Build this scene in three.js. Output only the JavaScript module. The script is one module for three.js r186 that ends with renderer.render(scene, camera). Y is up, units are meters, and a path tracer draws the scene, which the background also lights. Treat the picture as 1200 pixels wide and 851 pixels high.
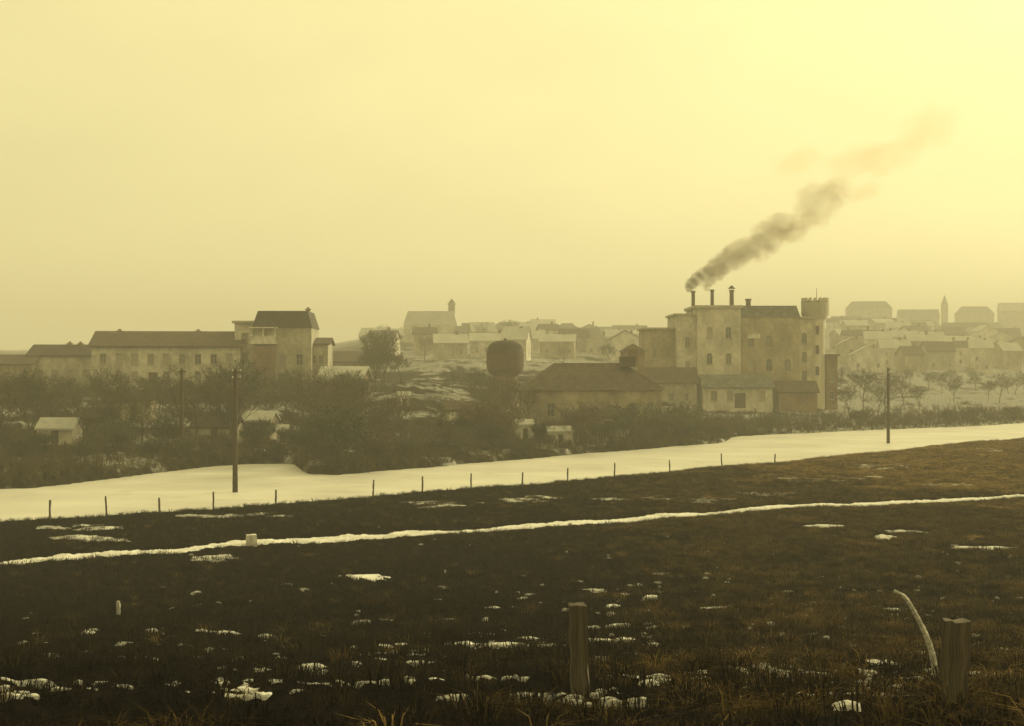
import * as THREE from 'three';
import { mergeGeometries } from 'three/addons/utils/BufferGeometryUtils.js';
import { createNoise2D, createNoise3D } from 'simplex-noise';

// ---------------------------------------------------------------- camera, sky, sun, exposure
const EYE = 10.2, F = 1484, CX = 600, CY = 425.5;            // eye above the river, focal length and centre in photo pixels
const scene = new THREE.Scene();
const camera = new THREE.PerspectiveCamera(2 * Math.atan(CY / F) * 180 / Math.PI, 1200 / 851, 0.1, 4000);
camera.position.set(0, EYE, 0);
camera.lookAt(0, EYE, -100);

const renderer = new THREE.WebGLRenderer({ antialias: true });
renderer.toneMapping = THREE.LinearToneMapping;
renderer.toneMappingExposure = 1.0;
renderer.shadowMap.enabled = true;

function rng(seed) { let s = seed | 0; return () => { s = (s + 0x6d2b79f5) | 0; let t = Math.imul(s ^ (s >>> 15), 1 | s); t = (t + Math.imul(t ^ (t >>> 7), 61 | t)) ^ t; return ((t ^ (t >>> 14)) >>> 0) / 4294967296; }; }
const n2 = createNoise2D(rng(11)), n2b = createNoise2D(rng(12)), n3 = createNoise3D(rng(13));
const { clamp, lerp, smoothstep } = THREE.MathUtils;
const fbm = (x, y, o = 4) => { let s = 0, a = 0.5; for (let i = 0; i < o; i++) { s += a * n2(x, y); x = x * 2.03 + 7.1; y = y * 2.03 - 3.7; a *= 0.5; } return s; };

const SUN = new THREE.Vector3(0.754, 0.3, -0.589).normalize();
{
  const W = 1024, H = 512, data = new Float32Array(W * H * 4);
  for (let r = 0; r < H; r++) for (let c = 0; c < W; c++) {
    const up = ((r + 0.5) / H - 0.5) * Math.PI, ro = ((c + 0.5) / W - 0.5) * 2 * Math.PI;
    const x = Math.cos(ro) * Math.cos(up), y = Math.sin(up), z = Math.sin(ro) * Math.cos(up);
    const g = Math.acos(clamp(x * SUN.x + y * SUN.y + z * SUN.z, -1, 1));
    const cloud = n3(x * 3.2, y * 9, z * 3.2) * 0.5 + n3(x * 8, y * 22, z * 8) * 0.3 + n3(x * 20, y * 60, z * 20) * 0.15;
    const L = (0.55 + 1.5 * Math.exp(-g / 0.75)) * (1 + 0.05 * cloud);
    const i = (r * W + c) * 4;
    data[i] = L * 1.13; data[i + 1] = L * 0.985; data[i + 2] = L * 0.455; data[i + 3] = 1;
  }
  const t = new THREE.DataTexture(data, W, H, THREE.RGBAFormat, THREE.FloatType);
  t.mapping = THREE.EquirectangularReflectionMapping; t.magFilter = THREE.LinearFilter; t.minFilter = THREE.LinearFilter; t.needsUpdate = true;
  scene.background = t; scene.environment = t;
}
const sun = new THREE.DirectionalLight(new THREE.Color().setRGB(1, 0.9, 0.52), 4.0);
sun.position.copy(SUN).multiplyScalar(600); sun.target.position.set(0, 0, -150); sun.position.add(sun.target.position);
sun.castShadow = true; sun.shadow.radius = 32;
Object.assign(sun.shadow.camera, { left: -300, right: 300, top: 300, bottom: -300, near: 1, far: 1600 });
sun.shadow.mapSize.set(4096, 4096);
scene.add(sun, sun.target);
scene.fog = new THREE.FogExp2(new THREE.Color().setRGB(1, 0.96, 0.84), 0.0013);

// ---------------------------------------------------------------- helpers
const taken = new Map();
function numbered(name) { const k = taken.get(name) ?? 0; taken.set(name, k + 1); return k ? name + '_' + String(k).padStart(3, '0') : name; }
function tag(o, label, category, group, kind) { if (label) o.userData.label = label; if (category) o.userData.category = category; if (group) o.userData.group = group; if (kind) o.userData.kind = kind; return o; }
function shade(o) { o.traverse((m) => { if (m.isMesh) { m.castShadow = true; m.receiveShadow = true; } }); return o; }
function thing(name, label, category, group) { const g = new THREE.Group(); g.name = numbered(name); scene.add(g); return tag(g, label, category, group); }
function part(name, geo, mat, parent) { const m = new THREE.Mesh(geo, mat); m.name = name; m.castShadow = m.receiveShadow = true; parent.add(m); return m; }
function top(name, geo, mat, label, category, group, kind) { const m = part(numbered(name), geo, mat, scene); return tag(m, label, category, group, kind); }
function merge(list) { return mergeGeometries(list.map((g) => (g.index ? g.toNonIndexed() : g)), false); }
function box(w, h, d, x = 0, y = 0, z = 0) {          // centred in x and z, standing on y, uv in metres
  const g = new THREE.BoxGeometry(w, h, d), uv = g.attributes.uv, n = g.attributes.normal;
  for (let i = 0; i < uv.count; i++) { const ax = Math.abs(n.getX(i)), ay = Math.abs(n.getY(i)); uv.setXY(i, uv.getX(i) * (ax > 0.5 ? d : w), uv.getY(i) * (ay > 0.5 ? d : h)); }
  return g.translate(x, y + h / 2, z);
}
const mesh3 = (pos, uv) => { const g = new THREE.BufferGeometry(); g.setAttribute('position', new THREE.Float32BufferAttribute(pos, 3)); g.setAttribute('uv', new THREE.Float32BufferAttribute(uv ?? new Array(pos.length / 3 * 2).fill(0), 2)); g.computeVertexNormals(); return g; };

// periodic noise for textures
function tileNoise(seed) {
  const r = rng(seed), N = 64, v = Array.from({ length: N * N }, () => r());
  const at = (x, y, p) => v[(((y % p) + p) % p) * N + (((x % p) + p) % p)];
  const one = (x, y, p) => { const ix = Math.floor(x), iy = Math.floor(y), fx = x - ix, fy = y - iy, s = fx * fx * (3 - 2 * fx), t = fy * fy * (3 - 2 * fy); return lerp(lerp(at(ix, iy, p), at(ix + 1, iy, p), s), lerp(at(ix, iy + 1, p), at(ix + 1, iy + 1, p), s), t); };
  return (u, w, p, o) => { let s = 0, a = 0.5, n = 0; for (let i = 0; i < o && p <= 64; i++) { s += a * one(u * p, w * p, p); n += a; a *= 0.55; p *= 2; } return s / n; };
}
function texture(size, fn, srgb) {
  const d = new Uint8Array(size * size * 4);
  for (let y = 0; y < size; y++) for (let x = 0; x < size; x++) { const c = fn(x / size, y / size); for (let k = 0; k < 3; k++) d[(y * size + x) * 4 + k] = clamp(Math.round((c.length ? c[k] : c) * 255), 0, 255); d[(y * size + x) * 4 + 3] = 255; }
  const t = new THREE.DataTexture(d, size, size); t.wrapS = t.wrapT = THREE.RepeatWrapping; t.magFilter = THREE.LinearFilter; t.minFilter = THREE.LinearMipmapLinearFilter; t.generateMipmaps = true;
  if (srgb) t.colorSpace = THREE.SRGBColorSpace; t.needsUpdate = true; return t;
}
const scaled = (t, k, k2 = k) => { const c = t.clone(); c.repeat.set(k, k2); c.needsUpdate = true; return c; };
const tn = tileNoise(5);
const grainTex = texture(512, (u, v) => { const a = tn(u, v, 4, 5), b = tn(u + 0.37, v + 0.11, 32, 2); return 0.45 + 0.9 * (a - 0.5) + 0.7 * (b - 0.5) + 0.2; }, true);
const plasterTex = texture(512, (u, v) => { const a = tn(u, v, 3, 5), b = tn(u * 1, v * 1, 16, 3); const st = tn(u, v * 0.25, 16, 3); const k = 0.92 + 0.38 * (a - 0.5) + 0.2 * (b - 0.5) + 0.16 * (st - 0.5); return [k, k * 0.985, k * 0.955]; }, true);
const roofTex = texture(256, (u, v) => { const k = 0.8 + 0.5 * (tn(u, v, 8, 4) - 0.5) + 0.12 * Math.sin(v * Math.PI * 2 * 16); return k; }, true);
const snowTex = texture(512, (u, v) => { const k = 0.93 + 0.22 * (tn(u, v, 4, 5) - 0.5) - 0.35 * Math.max(0, tn(u + 0.2, v + 0.6, 16, 3) - 0.62); return [k, k, k * 0.985]; }, true);
const bumpTex = texture(512, (u, v) => tn(u, v, 8, 4));
const barkTex = texture(256, (u, v) => 0.75 + 0.6 * (tn(u, v * 0.25, 16, 3) - 0.5), true);

const std = (r, g, b, o = {}) => new THREE.MeshStandardMaterial({ color: new THREE.Color().setRGB(r, g, b), roughness: 0.9, ...o });
const M = {
  plasterPale: std(0.66, 0.62, 0.53, { map: scaled(plasterTex, 0.11) }),
  plasterGrey: std(0.45, 0.42, 0.34, { map: scaled(plasterTex, 0.13) }),
  plasterWarm: std(0.42, 0.36, 0.26, { map: scaled(plasterTex, 0.12) }),
  plasterWhite: std(0.7, 0.67, 0.6, { map: scaled(plasterTex, 0.14) }),
  brick: std(0.26, 0.18, 0.12, { map: scaled(plasterTex, 0.15) }),
  brickDark: std(0.13, 0.085, 0.06, { map: scaled(plasterTex, 0.2) }),
  stone: std(0.62, 0.57, 0.46, { map: scaled(plasterTex, 0.2) }),
  roofDark: std(0.075, 0.055, 0.038, { map: scaled(roofTex, 0.2) }),
  roofBrown: std(0.12, 0.085, 0.055, { map: scaled(roofTex, 0.2) }),
  roofSnow: std(0.55, 0.54, 0.5, { map: scaled(snowTex, 0.1) }),
  slate: std(0.2, 0.2, 0.17, { map: scaled(roofTex, 0.2) }),
  glass: std(0.05, 0.05, 0.045, { roughness: 0.15 }), glassDusty: std(0.17, 0.155, 0.12, { roughness: 0.4 }), shutterGrey: std(0.3, 0.27, 0.21), limed: std(0.42, 0.38, 0.3),
  frame: std(0.36, 0.33, 0.27),
  sill: std(0.36, 0.33, 0.28),
  door: std(0.09, 0.065, 0.04),
  iron: std(0.06, 0.055, 0.05, { roughness: 0.7 }),
  bark: std(0.075, 0.058, 0.04, { map: scaled(barkTex, 2) }),
  twig: std(0.085, 0.064, 0.04),
  twigOlive: std(0.075, 0.07, 0.034),
  evergreen: std(0.035, 0.042, 0.018),
  snow: std(0.82, 0.8, 0.76, { map: scaled(snowTex, 0.35) }),
  wood: std(0.15, 0.115, 0.075, { map: scaled(barkTex, 3, 0.6) }),
  woodPale: std(0.72, 0.67, 0.56, { map: scaled(barkTex, 3, 0.6) }),
  poleWood: std(0.085, 0.058, 0.033, { map: scaled(barkTex, 2, 0.3) }),
  porcelain: std(0.6, 0.58, 0.52, { roughness: 0.3 }),
  whitewash: std(0.8, 0.78, 0.72, { map: scaled(plasterTex, 0.8) }),
};

// ---------------------------------------------------------------- terrain
const pw = (pts, x) => { if (x <= pts[0][0]) return pts[0][1]; for (let i = 1; i < pts.length; i++) if (x <= pts[i][0]) { const [a, b] = [pts[i - 1], pts[i]]; return lerp(a[1], b[1], (x - a[0]) / (b[0] - a[0])); } return pts[pts.length - 1][1]; };
const smoothPw = (pts, x, w) => (pw(pts, x - w) + pw(pts, x - w / 2) + pw(pts, x) + pw(pts, x + w / 2) + pw(pts, x + w)) / 5;
const NEARBANK = [[-400, 50], [-120, 50], [-60, 57], [-28.4, 74], [0, 95], [28, 121], [59.6, 153], [150, 245], [700, 800]];
const FARBANK = [[-400, 84], [-120, 84], [-60, 92], [-39, 102], [-30, 122], [-27, 126.5], [-22, 127], [-19.4, 116], [-16, 113.5], [-3.4, 128], [9.6, 143], [27, 160], [31, 175], [80, 207], [150, 275], [700, 830]];
const PROFILE = [[-200, 9.5], [-10, 8.8], [0, 8.5], [8, 7.6], [15.5, 6.1], [22, 5.0], [30, 3.6], [45, 1.9], [60, 1.15], [80, 1.0], [2000, 1.0]];
const nearBank = (x) => smoothPw(NEARBANK, x, 5) + 0.9 * n2(x * 0.09, 3) + 0.35 * n2(x * 0.4, 9);
const farBank = (x) => smoothPw(FARBANK, x, 0.8) + 0.8 * n2(x * 0.11, 31) + 0.4 * n2(x * 0.5, 17);
const HILL = [[0, 0.4], [10, 1.0], [30, 1.7], [60, 4.2], [100, 6.4], [180, 9.0], [300, 14.6], [470, 22], [700, 30], [1300, 48]];
function height(x, z, fine = 1) {
  const d = -z, zn = nearBank(x);
  if (d < zn + 2.6) {
    const near = smoothPw(PROFILE, d, 4), k = smoothstep(d, 4, 12);
    const rough = 0.28 * fbm(x * 0.08, d * 0.08, 3) + fine * k * (0.12 * fbm(x * 0.55, d * 0.55, 3) + 0.13 * fbm(x * 0.22 + 70, d * 0.9, 3) + 0.13 * fbm(x * 1.9 + 4, d * 2.6, 4)) * (1 - 0.6 * smoothstep(d, 40, 75));
    return lerp(near + rough * smoothstep(zn - d, -1, 6), -0.9, smoothstep(d, zn - 0.2, zn + 2.6));
  }
  const zf = farBank(x), t = d - zf;
  if (t < 0) return -0.9;
  const az = x / d, side = lerp(0.42, 1, smoothstep(az, -0.2, -0.04)) + 0.62 * smoothstep(az, 0.17, 0.3);
  let h = smoothPw(HILL, t, 6);
  if (h > 6.4) h = 6.4 + (h - 6.4) * side;
  h *= lerp(1, 0.5, smoothstep(az, 0.08, 0.16) * (1 - smoothstep(t, 90, 200)));
  h += fbm(x * 0.02, d * 0.02, 3) * 1.6 * smoothstep(t, 30, 160) + fbm(x * 0.3, d * 0.3, 3) * 0.35;
  return lerp(-0.9, h, smoothstep(t, 0, 2.2));
}
function ray(px, py) { const u = (px - CX) / F, v = (py - CY) / F; return (d) => [u * d, EYE - v * d, -d]; }
function onGround(px, py, from = 6) { const r = ray(px, py); let last = from; for (let d = from; d < 900; d *= 1.004) { const [x, y, z] = r(d); if (y <= height(x, z)) { const m = (last + d) / 2, p = r(m); return new THREE.Vector3(p[0], height(p[0], p[2]), p[2]); } last = d; } return null; }
const at = (px, d) => { const x = (px - CX) / F * d; return new THREE.Vector3(x, height(x, -d), -d); };   // a spot on the ground
const yOf = (py, d) => EYE - (py - CY) / F * d;

const pathPts = [[-120, 668], [28, 659], [150, 648], [300, 636.5], [450, 629], [620, 617.5], [740, 609], [850, 602.5], [1000, 593], [1178, 583.5], [1330, 577]].map(([x, y]) => onGround(x, y, 40));
function pathDistance(x, z) { let m = 1e9; for (let i = 1; i < pathPts.length; i++) { const a = pathPts[i - 1], b = pathPts[i], ux = b.x - a.x, uz = b.z - a.z, t = clamp(((x - a.x) * ux + (z - a.z) * uz) / (ux * ux + uz * uz), 0, 1); m = Math.min(m, Math.hypot(x - a.x - ux * t, z - a.z - uz * t)); } return m; }
// share of dry grass against bare dark earth, in ragged patches; more beyond the path and downstream, painting in the haze veil
function grassHazeShare(x, d) {
  const meadowVeil = clamp(0.5 + (x - 1.5 - 0.1 * (d - 15)) / 8, 0, 1) * 0.6 + 0.5 * smoothstep(d, 52, 74) * clamp(0.5 + (x + 4) / 40, 0, 1);
  return clamp((meadowVeil - 0.42 + 0.6 * fbm(x * 0.2 + 40, d * 0.34, 4) + 0.75 * fbm(x * 0.4, d * 1.5 + 9, 4)) * 2.4, 0, 1);
}
// dry straw on the near bank downstream, paled to paint in the glare
const strawGlareShare = (x, d) => clamp((smoothstep(d + 0.35 * x, 74, 118) * smoothstep(x, 6, 36) - 0.32 + 0.7 * fbm(x * 0.12 + 5, d * 0.12, 4) + 0.6 * fbm(x * 0.5, d * 1.1, 3)) * 2.2, 0, 1) * smoothstep(x, 0, 10);
{
  const ang = [], rows = [];
  for (let a = -180; a < -32; a += 4) ang.push(a);
  for (let a = -32; a <= 32; a += 0.15) ang.push(a);
  for (let a = 36; a <= 180; a += 4) ang.push(a);
  for (let r = 1.2; r < 1500; r *= r < 12 ? 1.05 : 1.0105) rows.push(r);
  const pos = [0, height(0, 0), 0], col = [0.02, 0.015, 0.01], uv = [0, 0], idx = [], A = ang.length;
  for (const r of rows) for (const a of ang) {
    const x = r * Math.sin(a * Math.PI / 180), z = -r * Math.cos(a * Math.PI / 180), d = -z, y = height(x, z);
    pos.push(x, y, z); uv.push(x, z);
    let c;
    const zn = nearBank(x);
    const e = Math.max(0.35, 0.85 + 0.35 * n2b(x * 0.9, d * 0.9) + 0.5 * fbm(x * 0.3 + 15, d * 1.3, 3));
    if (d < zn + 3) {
      const g = grassHazeShare(x, d);
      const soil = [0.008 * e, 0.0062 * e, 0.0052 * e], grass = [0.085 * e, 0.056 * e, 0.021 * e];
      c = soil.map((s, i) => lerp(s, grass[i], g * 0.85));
      const st = strawGlareShare(x, d); c = c.map((s, i) => lerp(s, [0.3 * e, 0.235 * e, 0.1 * e][i], st * 0.8));
    } else {
      const t = d - farBank(x), p = fbm(x * 0.06, d * 0.06, 4) + 0.4 * fbm(x * 0.4, d * 0.4, 3);
      c = [0.07 * e, 0.058 * e, 0.03 * e];
      const snow = smoothstep(p + 0.55 * smoothstep(t, 130, 190) * (1 - smoothstep(t, 330, 420)) - 0.1 + 0.2 * smoothstep(t, 0, 8) * (1 - smoothstep(t, 60, 110)) + 0.5 * smoothstep(x / d, 0.2, 0.26), 0.14, 0.26);  // extra snow on the right slope puts haze brightness into the colour
      c = c.map((v, i) => lerp(v, [0.72, 0.7, 0.65][i], snow));
    }
    col.push(...c);
  }
  for (let k = 0; k < A - 1; k++) idx.push(0, 1 + k + 1, 1 + k);
  for (let j = 0; j < rows.length - 1; j++) for (let k = 0; k < A - 1; k++) { const a = 1 + j * A + k, b = a + 1, c = a + A, e = c + 1; idx.push(a, b, c, b, e, c); }
  const g = new THREE.BufferGeometry();
  g.setAttribute('position', new THREE.Float32BufferAttribute(pos, 3)); g.setAttribute('color', new THREE.Float32BufferAttribute(col, 3)); g.setAttribute('uv', new THREE.Float32BufferAttribute(uv, 2)); g.setIndex(idx); g.computeVertexNormals();
  const m = new THREE.MeshPhysicalMaterial({ vertexColors: true, map: scaled(grainTex, 0.41), bumpMap: scaled(bumpTex, 0.6), bumpScale: 0.05, roughness: 1, specularIntensity: 0.02 });
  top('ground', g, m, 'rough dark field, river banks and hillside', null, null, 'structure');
}
{ // river, pale and level between the banks
  const pos = [], uv = [], idx = []; let n = 0;
  for (let x = -260; x <= 420; x += 2) {
    const a = nearBank(x) + 0.6, b = farBank(x) + 1.6;
    for (let k = 0; k <= 6; k++) { const d = lerp(a, Math.max(a + 1, b), k / 6); pos.push(x, 0, -d); uv.push(x, d); }
    if (n) for (let k = 0; k < 6; k++) { const p = (n - 1) * 7 + k, q = n * 7 + k; idx.push(p, q, p + 1, q, q + 1, p + 1); }
    n++;
  }
  const g = new THREE.BufferGeometry();
  g.setAttribute('position', new THREE.Float32BufferAttribute(pos, 3)); g.setAttribute('uv', new THREE.Float32BufferAttribute(uv, 2)); g.setIndex(idx); g.computeVertexNormals();
  top('river', g, std(0.76, 0.73, 0.66, { map: scaled(snowTex, 0.035, 0.06), roughness: 0.45, bumpMap: scaled(bumpTex, 0.15), bumpScale: 0.02 }), 'pale frozen river between dark banks', null, null, 'structure');
}
{ // the pale track along the field
  const curve = new THREE.CatmullRomCurve3(pathPts), N = 700, K = 6, pos = [], uv = [], idx = [];
  for (let i = 0; i <= N; i++) {
    const p = curve.getPointAt(i / N), t = curve.getTangentAt(i / N), nx = -t.z, nz = t.x, l = Math.hypot(nx, nz);
    const w = 0.68 + 0.14 * fbm(i * 0.05, 2, 3) + 0.1 * n2(i * 0.31, 6), sh = 0.12 * n2(i * 0.022, 20);
    for (let k = 0; k <= K; k++) { const s = (k / K - 0.5) * 2, x = p.x + nx / l * (s * w + sh), z = p.z + nz / l * (s * w + sh); pos.push(x, height(x, z) + (Math.abs(s) > 0.9 ? -0.03 : 0.07), z); uv.push(x, z); }
    if (i) for (let k = 0; k < K; k++) { const a = (i - 1) * (K + 1) + k, b = i * (K + 1) + k; idx.push(a, b, a + 1, b, b + 1, a + 1); }
  }
  const g = new THREE.BufferGeometry();
  g.setAttribute('position', new THREE.Float32BufferAttribute(pos, 3)); g.setAttribute('uv', new THREE.Float32BufferAttribute(uv, 2)); g.setIndex(idx); g.computeVertexNormals();
  const m = M.snow.clone(); m.side = THREE.DoubleSide;
  top('path', g, m, 'narrow pale snow covered track crossing the dark field', null, null, 'structure');
}

// ---------------------------------------------------------------- buildings
function wallShape(pts, holes, thick) {
  const s = new THREE.Shape(pts.map(([x, y]) => new THREE.Vector2(x, y)));
  for (const [x, y, w, h, arch] of holes) {
    const p = new THREE.Path(); p.moveTo(x - w / 2, y); p.lineTo(x + w / 2, y);
    if (arch) { p.lineTo(x + w / 2, y + h - w / 2); p.absarc(x, y + h - w / 2, w / 2, 0, Math.PI, false); } else { p.lineTo(x + w / 2, y + h); p.lineTo(x - w / 2, y + h); }
    p.lineTo(x - w / 2, y); s.holes.push(p);
  }
  return new THREE.ExtrudeGeometry(s, { depth: thick, bevelEnabled: false, curveSegments: 6 });
}
const WR = rng(61);
function windowAt(parent, x, y, w, h, arch, faceTurn, off, frameMat) {   // frame, with pane and sill under it
  const b = 0.09, bars = [box(b, h, 0.1, -w / 2 + b / 2), box(b, h, 0.1, w / 2 - b / 2), box(w - 2 * b, b, 0.1, 0, 0), box(w - 2 * b, b, 0.1, 0, arch ? h - w / 2 : h - b), box(0.06, h - 2 * b, 0.08, 0, b), box(w - 2 * b, 0.06, 0.07, 0, h * 0.55)];
  const f = part('window', merge(bars), frameMat, parent);
  f.position.set(...off(x, y)); f.rotation.y = faceTurn;
  part('pane', box(w - 0.02, h - 0.02, 0.02, 0, 0.01, -0.05), [M.glass, M.glassDusty, M.glassDusty, M.shutterGrey, M.limed, M.limed][Math.floor(WR() * 6)], f);
  part('sill', box(w + 0.2, 0.09, 0.34, 0, -0.1, 0.16), M.sill, f);
}
// one block of a building: walls with true openings, windows, roof. x, z: middle of the block in the building's own axes
function block(root, { x = 0, z = 0, w, dp, y0 = 0, h, wall, roof = 'flat', rise = 2, roofMat = M.roofDark, over = 0.4, front = [], side = [], cols, floors, win = [1.1, 1.7], sideCols, first = 1.2, storey = 3.2, arch = false, axis = 'x', frameMat = M.frame, door, cornice = 0.35 }) {
  const T = 0.4, holesF = [...front], holesS = [...side];
  if (cols) for (let f = 0; f < floors; f++) for (let c = 0; c < cols; c++) { const px = (c + 0.5) / cols * (w - 1) - (w - 1) / 2, py = first + f * storey; if (py + win[1] < h - 0.4 && !(door && f === 0 && Math.abs(px - door[0]) < 1.6)) holesF.push([px, py, win[0], win[1], arch]); }
  if (sideCols) for (let f = 0; f < floors; f++) for (let c = 0; c < sideCols; c++) { const px = (c + 0.5) / sideCols * (dp - 1) - (dp - 1) / 2, py = first + f * storey; if (py + win[1] < h - 0.4) holesS.push([px, py, win[0], win[1], arch]); }
  const rect = (hw, hh) => [[-hw, -3], [hw, -3], [hw, hh], [-hw, hh]];
  const gab = (hw, hh) => [[-hw, -3], [hw, -3], [hw, hh], [0, hh + rise], [-hw, hh]];
  const endsZ = roof === 'gable' && axis === 'z', endsX = roof === 'gable' && axis === 'x';
  const doorHole = door ? [[door[0], 0, door[1], door[2], false]] : [];
  const gF = wallShape((endsZ ? gab : rect)(w / 2, h), [...holesF, ...doorHole], T).translate(0, 0, dp / 2 - T);
  const gB = wallShape((endsZ ? gab : rect)(w / 2, h), [], T).translate(0, 0, -dp / 2);
  const gR = wallShape((endsX ? gab : rect)(dp / 2 - T - 0.002, h), holesS, T).rotateY(Math.PI / 2).translate(w / 2 - T, 0, 0);
  const gL = wallShape((endsX ? gab : rect)(dp / 2 - T - 0.002, h), holesS, T).rotateY(-Math.PI / 2).translate(-w / 2 + T, 0, 0);
  const wm = part('wall', merge([gF, gB, gR, gL]).translate(x, y0, z), wall, root);
  for (const [a, b, ww, hh, ar] of holesF) windowAt(root, a, b, ww, hh, ar, 0, (p, q) => [x + p, y0 + q, z + dp / 2 - 0.2], frameMat);
  for (const [a, b, ww, hh, ar] of holesS) for (const s of [-1, 1]) windowAt(root, a, b, ww, hh, ar, s * Math.PI / 2, (p, q) => [x + s * (w / 2 - 0.2), y0 + q, z - s * p], frameMat);
  if (door) { const dm = part('door', box(door[1] - 0.02, door[2] - 0.02, 0.08, 0, 0, 0), M.door, root); dm.position.set(x + door[0], y0, z + dp / 2 - 0.2); part('handle', box(0.05, 0.2, 0.08, door[1] * 0.35, 1, 0.07), M.iron, dm); }
  const Y = y0 + h;
  if (roof === 'flat') {
    part('roof', box(w - 0.9, 0.25, dp - 0.9, x, Y - 0.6, z), roofMat, root);
    if (cornice) part('cornice', merge([box(w + 0.5, cornice, 0.45, x, Y - cornice, z + dp / 2 + 0.22), box(w + 0.5, cornice, 0.45, x, Y - cornice, z - dp / 2 - 0.22), box(0.45, cornice, dp - 0.02, x + w / 2 + 0.22, Y - cornice, z), box(0.45, cornice, dp - 0.02, x - w / 2 - 0.22, Y - cornice, z)]), wall === M.brick ? M.brickDark : M.plasterGrey, root);
  } else if (roof === 'gable') {
    const W = (axis === 'x' ? dp : w) / 2 + over, L = (axis === 'x' ? w : dp) + over * 2, dy = rise * over / (W - over);
    const s = new THREE.Shape([[-W, -dy], [-W, -dy + 0.22], [0, rise + 0.24], [W, -dy + 0.22], [W, -dy], [0, rise + 0.02]].map((p) => new THREE.Vector2(...p)));
    const g = new THREE.ExtrudeGeometry(s, { depth: L, bevelEnabled: false }).translate(0, 0, -L / 2); if (axis === 'x') g.rotateY(Math.PI / 2);
    part('roof', g.translate(x, Y, z), roofMat, root);
  } else if (roof === 'hip' || roof === 'mansard') {
    const a = w / 2 + over, b = dp / 2 + over, run = roof === 'mansard' ? rise * 0.3 : Math.min(a, b) * 0.98, e = Y - 0.05;
    const p = (X, y, Z) => [x + X, y, z + Z], top2 = e + rise, A = p(-a, e, b), B = p(a, e, b), C = p(a, e, -b), D = p(-a, e, -b), A2 = p(-a + run, top2, b - run), B2 = p(a - run, top2, b - run), C2 = p(a - run, top2, -b + run), D2 = p(-a + run, top2, -b + run);
    const q = [], uv = [], face = (m, n, o, r) => { q.push(...m, ...n, ...o, ...m, ...o, ...r); const l = Math.hypot(m[0] - n[0], m[2] - n[2]), hh = Math.hypot(rise, run); uv.push(0, 0, l, 0, l * 0.8, hh, 0, 0, l * 0.8, hh, l * 0.2, hh); };
    face(A, B, B2, A2); face(B, C, C2, B2); face(C, D, D2, C2); face(D, A, A2, D2); face(A2, B2, C2, D2); face(D, C, B, A);
    part('roof', mesh3(q, uv), roofMat, root);
  }
  return wm;
}
const chimneyPart = (root, x, y, z, h, w = 0.9, mat = M.brick) => part('chimney', merge([box(w, h, w, x, y, z), box(w + 0.24, 0.22, w + 0.24, x, y + h, z), box(w * 0.6, 0.25, w * 0.6, x, y + h + 0.22, z)]), mat, root);
function building(name, label, category, px, d, turn = 0, group) { const g = thing(name, label, category, group); const p = at(px, d); g.position.set(p.x, p.y, p.z); g.rotation.y = turn; g.userData0 = d; return g; }
const m = (px, d) => px / F * d;     // photo pixels to metres at a distance

// 1. plaster house at the town's edge
{
  const d = 205, g = building('plaster_house', 'small plaster house with dark ridge roof and two chimneys beside the long building', 'house', 82, d, 0.06), b = g.position.y;
  block(g, { w: m(78, d), dp: 8, h: yOf(417, d) - b, wall: M.plasterPale, roof: 'gable', rise: yOf(407.5, d) - yOf(419, d), cols: 4, floors: 2, storey: 2.9, sideCols: 2 });
  chimneyPart(g, 0.1, yOf(411, d) - b, 0.4, 1.0, 0.6); chimneyPart(g, 1.8, yOf(411, d) - b, 0.4, 1.0, 0.6);
}
{
  const d = 201, g = building('cottage', 'low plaster cottage with brown roof beyond the small plaster house', 'house', 22, d, 0.05), b = g.position.y;
  block(g, { w: m(46, d), dp: 7, h: yOf(427, d) - b, wall: M.plasterWarm, roof: 'gable', rise: 1.3, roofMat: M.roofBrown, cols: 2, floors: 2, storey: 2.7, win: [0.9, 1.4] });
}
// 2. long building
{
  const d = 198, g = building('long_building', 'long pale plaster building with dark brown roof above the trees', 'building', 201, d, 0.11), b = g.position.y;
  block(g, { w: m(166, d), dp: 10, h: yOf(406, d) - b, wall: M.plasterPale, roof: 'gable', rise: yOf(390, d) - yOf(406, d), roofMat: M.roofBrown, over: 0.5, cols: 9, floors: 3, first: 0.8, storey: 2.7, sideCols: 2, win: [1.0, 1.6], door: [-2, 1.4, 2.3] });
  for (const cx of [-8, 4]) chimneyPart(g, cx, yOf(393, d) - b, -0.6, 0.5, 0.7);
}
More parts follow.
